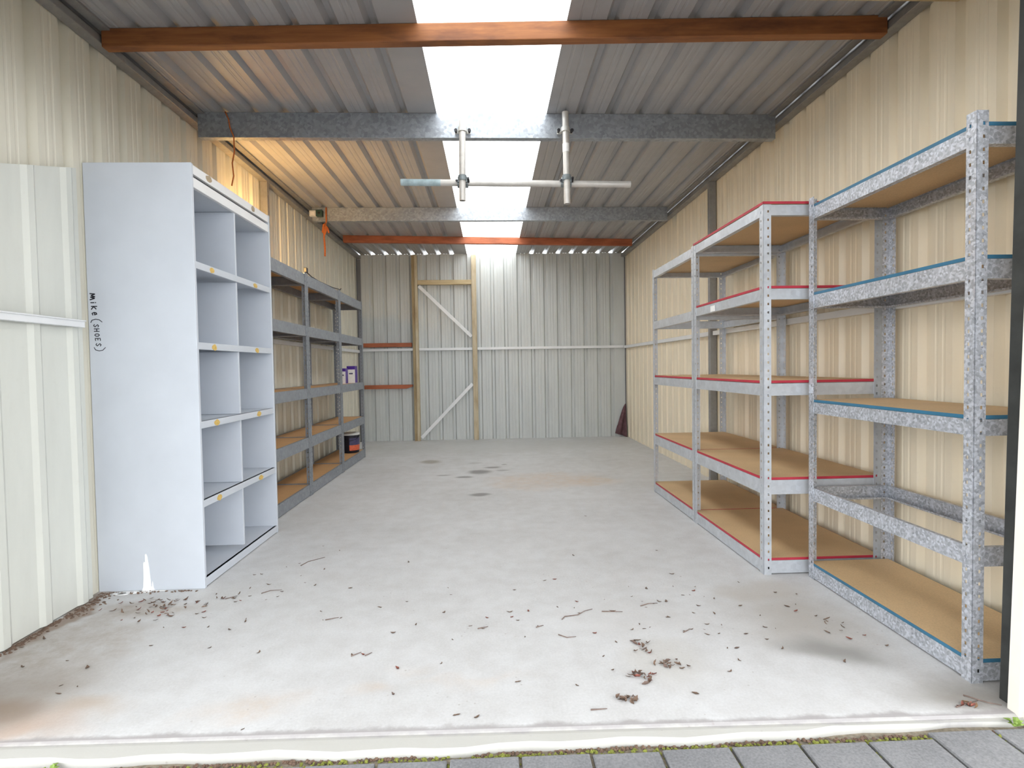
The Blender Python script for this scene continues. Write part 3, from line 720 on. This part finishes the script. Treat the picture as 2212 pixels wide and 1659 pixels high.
# small weeds
def weed(x, y, z, n, s, label, seed):
    random.seed(seed); w = thing('weed', label, 'plant', (x, y, z))
    for k in range(n):
        a = random.uniform(0, 2*PI); l = s*random.uniform(.6, 1.2); h = s*random.uniform(.5, 1.3); wd = l*.32
        d = Vector((math.cos(a), math.sin(a), 0)); p = Vector((-d.y, d.x, 0)); up = Vector((0,0,1))
        c = [Vector((0,0,0)), d*l*.5+up*h*.8, d*l+up*h*.75]
        vs = [c[0]-p*wd*.12, c[0]+p*wd*.12, c[1]+p*wd, c[2], c[1]-p*wd, c[1]+up*wd*.25]
        vs += [v - up*.0007 for v in vs]
        MB().add(vs, [(0,1,5),(1,2,5),(2,3,5),(3,4,5),(4,0,5),(7,6,11),(8,7,11),(9,8,11),(10,9,11),(6,10,11)]).build('leaf', M['weed'], w)
weed(1.470, 1.475, -.014, 9, .022, 'small green weed growing at the foot of the cream jamb', 2)
weed(-1.185, 1.462, -.026, 8, .022, 'small green weed sprouting from the moss at the slab edge', 3)
weed(.60, 1.385, -.028, 7, .012, 'tiny green weed in a paver joint below the middle of the slab edge', 4)

# ------------------------------------------------------------------ leaf litter
def leaf_mesh(seed, s, mat):
    random.seed(seed); mb = MB(); n = 7; L = s; W = s*random.uniform(.22, .5); c = random.uniform(.1, .5); vs = []
    for k in range(n+1):
        t = k/n; w = W*math.sin(PI*min(.98, max(.03, t)))**.8*(1+.25*random.uniform(-1, 1)); bend = c*s*(t-.5)**2*1.6
        y = s*.18*math.sin(t*3+seed)
        for q in (-1, 0, 1): vs.append((L*(t-.5), y+q*w/2, bend*1.0 + abs(q)*w*.3*c + .0012))
    m = 3; fs = []
    for k in range(n):
        for q in (0, 1): a = k*m+q; fs.append((a, a+1, a+m+1, a+m))
    nv_ = len(vs); vs += [(x, y, z-.0008) for x, y, z in vs]; fs += [tuple(reversed([i+nv_ for i in f])) for f in fs]
    return mb.add(vs, fs).mesh('dry_leaf', mat)
leaf_meshes = [leaf_mesh(i, s, M[m]) for i, (s, m) in enumerate(((.024,'leaf'), (.03,'leaf'), (.02,'leaf_red'), (.026,'leaf'), (.034,'leaf_tan'), (.018,'leaf'), (.022,'twig'), (.016,'leaf')))]
spots = [(-.68,2.58),(-.5,2.36),(-.71,2.26),(-.64,2.27),(-.22,2.55),(-.2,2.47),(.09,2.5),(.24,2.6),(.14,2.28),(.06,2.28),(.09,2.2),(-.1,2.16),(-.05,2.14),(.17,2.14),(.11,2.06),(.35,2.24),(.49,2.25),(.48,2.37),(.7,2.47),(.68,2.31),(.74,2.33),(.62,2.5),(.7,2.18),(.58,2.09),(.53,2.09),(.57,2.13),(.87,2.39),(.9,2.43),(.81,2.07),(.73,2.06),(.38,2.07),(.38,1.9),(.07,1.76),(.26,1.73),(-.52,1.97),(-.48,1.97),(-.34,1.87),(-.33,1.72),(-.4,2.13),(-.32,2.19),(-.39,2.41),(-1.09,2.89),(-1.04,2.94),(-.99,2.51),(-1.03,2.48),(-.86,2.63),(-1.16,2.62),(-1.16,2.47),(-1.29,2.56),(-1.33,2.48),(-1.16,2.23),(-1.07,2.06),(-1.3,2.09),(-1.34,2.24),(-1.06,2.2),(-1.09,2.66),(-.92,2.67),(-.88,2.84),(-.97,2.76),(-1.44,1.84),(-1.38,1.83),(-1.41,1.79),(-1.76,2.18),(-1.54,2.0),(-1.67,1.97),(-1.79,2.11),(.9,2.2),(1.04,2.26),(1.08,2.17),(1.05,2.07),(1.23,2.24),(1.28,2.26),(.89,2.1),(.95,2.02),(1.01,1.98),(1.03,1.91),(1.3,2.15),(.64,2.34),(.62,1.66),(1.2,1.81),(.87,1.92),(.82,2.21),(.78,1.78),(-.06,1.59),(-.12,1.6),(.63,3.71),(.43,2.94),(.87,2.64),(.9,2.98),(-1.0,3.22),(-.88,3.13),(-.46,2.91)]
random.seed(31)
for k in range(48):
    a = random.random()
    spots.append((random.gauss(.75, .28), random.gauss(2.2, .22)) if a < .5 else (random.gauss(-1.2, .25), random.gauss(2.45, .2)) if a < .8 else (random.gauss(0, .4), random.gauss(2.2, .25)))
LL = 'small dry leaf scrap scattered on the pale concrete floor'
def leaf(x, y, z, i, rz, s, label, group, tilt=0.0):
    o = bpy.data.objects.new('dry_leaf', leaf_meshes[i]); COL.objects.link(o); o.location = (x, y, z); o.rotation_euler = (random.uniform(-tilt, tilt), random.uniform(-tilt, tilt), rz); o.scale = (s, s, s)
    return tag(o, label, 'leaf', group)
def free(x, y): return not (x < -1.36 and y > 2.60) and not (x > 1.29 and y > 2.55) and x < 1.42 and x > -1.82 and not (x > 1.27 and y > 1.62 and y < 2.56 and x > 1.47)
for (x, y) in spots:
    if free(x, y): leaf(x, y, .0004, random.choice((0,1,2,3,5,6,7,7,5)), random.uniform(0, 6.28), random.uniform(.55, 1.05), LL, 'dry leaf scraps on the concrete')
def heap(x, y, rx, ry, n, label, group, kinds=(0,1,2,3,5,6), rot=0, hz=.012):
    for k in range(n):
        u, v = random.gauss(0, .45), random.gauss(0, .45)
        px, py = x + rx*u*math.cos(rot) - ry*v*math.sin(rot), y + rx*u*math.sin(rot) + ry*v*math.cos(rot)
        if free(px, py): leaf(px, py, .002 + random.random()*hz*max(.15, 1-abs(u)-abs(v)), random.choice(kinds), random.uniform(0, 6.28), random.uniform(.6, 1.2), label, group, .5)
heap(.475, 1.77, .05, .032, 26, 'dry leaf in the reddest small heap on the open floor', 'leaves of the reddish heap', (2,2,0,3,6), -.6)
heap(.585, 1.825, .045, .03, 20, 'dry leaf in the greyish heap just beside the reddest one', 'leaves of the greyish heap', (0,3,6,5))
heap(.40, 1.645, .04, .022, 18, 'dry leaf in the small heap closest to the slab edge', 'leaves of the edge heap', (0,3,6))
heap(.545, 1.985, .045, .025, 7, 'dry leaf in the loose pair of heaps in the middle of the litter', 'leaves of the loose heaps')
heap(.53, 1.915, .04, .02, 6, 'dry leaf in the loose pair of heaps in the middle of the litter', 'leaves of the loose heaps')
heap(-1.46, 2.47, .26, .10, 46, 'dry leaf in the litter in front of the grey cabinet', 'leaves before the cabinet')
heap(-1.44, 2.36, .13, .07, 14, 'dry leaf in the litter in front of the grey cabinet', 'leaves before the cabinet')
heap(1.30, 2.12, .12, .2, 14, 'dry leaf in the litter at the foot of the blue-edged rack', 'leaves by the blue-edged rack', (0,2,3,4,5))
heap(1.46, 1.555, .07, .03, 16, 'dry leaf in the litter piled at the foot of the cream jamb', 'leaves by the jamb', (2,4,4,0,1,2), hz=.02)
# twigs
def twig(pts, r, label=None):
    o = MB().tube([(x, y, r+.0006) for x, y in pts], r, 6, radii=[r*(1-.5*i/(len(pts)-1)) for i in range(len(pts))]).build('twig', M['twig'], smooth=True)
    tag(o, label or 'short dry twig lying on the concrete floor', 'twig', 'twigs on the concrete')
TW = [((.27,2.19),(.285,2.215),(.34,2.225),(.375,2.26),(.41,2.275)), ((.445,2.25),(.49,2.245),(.53,2.24)), ((.24,2.065),(.27,2.04),(.305,2.045)), ((.28,1.60),(.33,1.602)),
      ((-1.02,2.90),(-1.0,2.96),(-.93,3.02)), ((-.70,2.255),(-.65,2.275)), ((-.07,2.135),(-.03,2.15)), ((.62,2.29),(.66,2.31),(.70,2.312)), ((-.52,1.96),(-.49,1.985)), ((-.47,1.96),(-.45,1.98)),
      ((1.36,1.545),(1.41,1.56),(1.45,1.57)), ((1.43,1.60),(1.47,1.56),(1.50,1.545)), ((.16,2.13),(.19,2.145)), ((-1.22,2.5),(-1.18,2.53)), ((.72,2.05),(.75,2.07)), ((-1.08,2.55),(-1.05,2.58),(-1.0,2.585))]
for t in TW: twig(t, .0022)
# strip of rotted litter along the foot of the left wall
ms = MB(); random.seed(41)
for k in range(330):
    y = random.uniform(1.95, 2.60); x = XP+.016 + abs(random.gauss(0, .018))*(2.2 if y > 2.35 else .7)
    tuftball(x, y, .0004, random.uniform(.002, .0075))
for k in range(80):
    tuftball(random.uniform(-1.85, -1.40), 2.617-abs(random.gauss(0, .010)), .0004, random.uniform(.003, .006))
tag(ms.build('leaf_debris', M['leaf']), 'brown rotted litter banked along the foot of the pale wall sheet', 'debris', kind='stuff')

# ------------------------------------------------------------------ light
w = bpy.data.worlds.new('overcast_sky'); SC.world = w; w.use_nodes = True; nt = w.node_tree
bg = nt.nodes['Background']
tc = N(nt, 'ShaderNodeTexCoord'); sx = N(nt, 'ShaderNodeSeparateXYZ'); nt.links.new(tc.outputs['Generated'], sx.inputs[0])
nt.links.new(ramp(nt, sx.outputs[2], [(0, (HZ*.96,HZ,HZ*1.04)), (.5, (.5*HZ+.49,.5*HZ+.5,.5*HZ+.51)), (1, (1,1,1))]), bg.inputs[0])   # overcast: the horizon a little brighter than the zenith
bg.inputs[1].default_value = 3.2
SC.view_settings.view_transform = 'Standard'; SC.view_settings.look = 'None'; SC.view_settings.gamma = 1
SC.view_settings.use_curve_mapping = False
SC.view_settings.exposure = 0.67
SC.cycles.diffuse_bounces = 8; SC.cycles.max_bounces = 14; SC.cycles.use_denoising = True
SC.cycles.sample_clamp_indirect = 6

# ------------------------------------------------------------------ camera
yaw, pitch, roll, hc = .0375, -.0311, -.016, 1.031
fw = Vector((math.sin(yaw)*math.cos(pitch), math.cos(yaw)*math.cos(pitch), math.sin(pitch)))
rt = Vector((math.cos(yaw), -math.sin(yaw), 0)); up = rt.cross(fw)
c_, s_ = math.cos(roll), math.sin(roll)
r2 = c_*rt + s_*up; u2 = -s_*rt + c_*up
cam = bpy.data.cameras.new('camera'); co = bpy.data.objects.new('camera', cam); COL.objects.link(co)
Rm = Matrix((r2, u2, -fw)).transposed().to_4x4(); co.matrix_world = Matrix.Translation((0, 0, hc)) @ Rm
cam.sensor_fit = 'HORIZONTAL'; cam.sensor_width = 36; cam.lens = 1185.16/2212*36; cam.clip_start = .05; cam.clip_end = 200
SC.camera = co
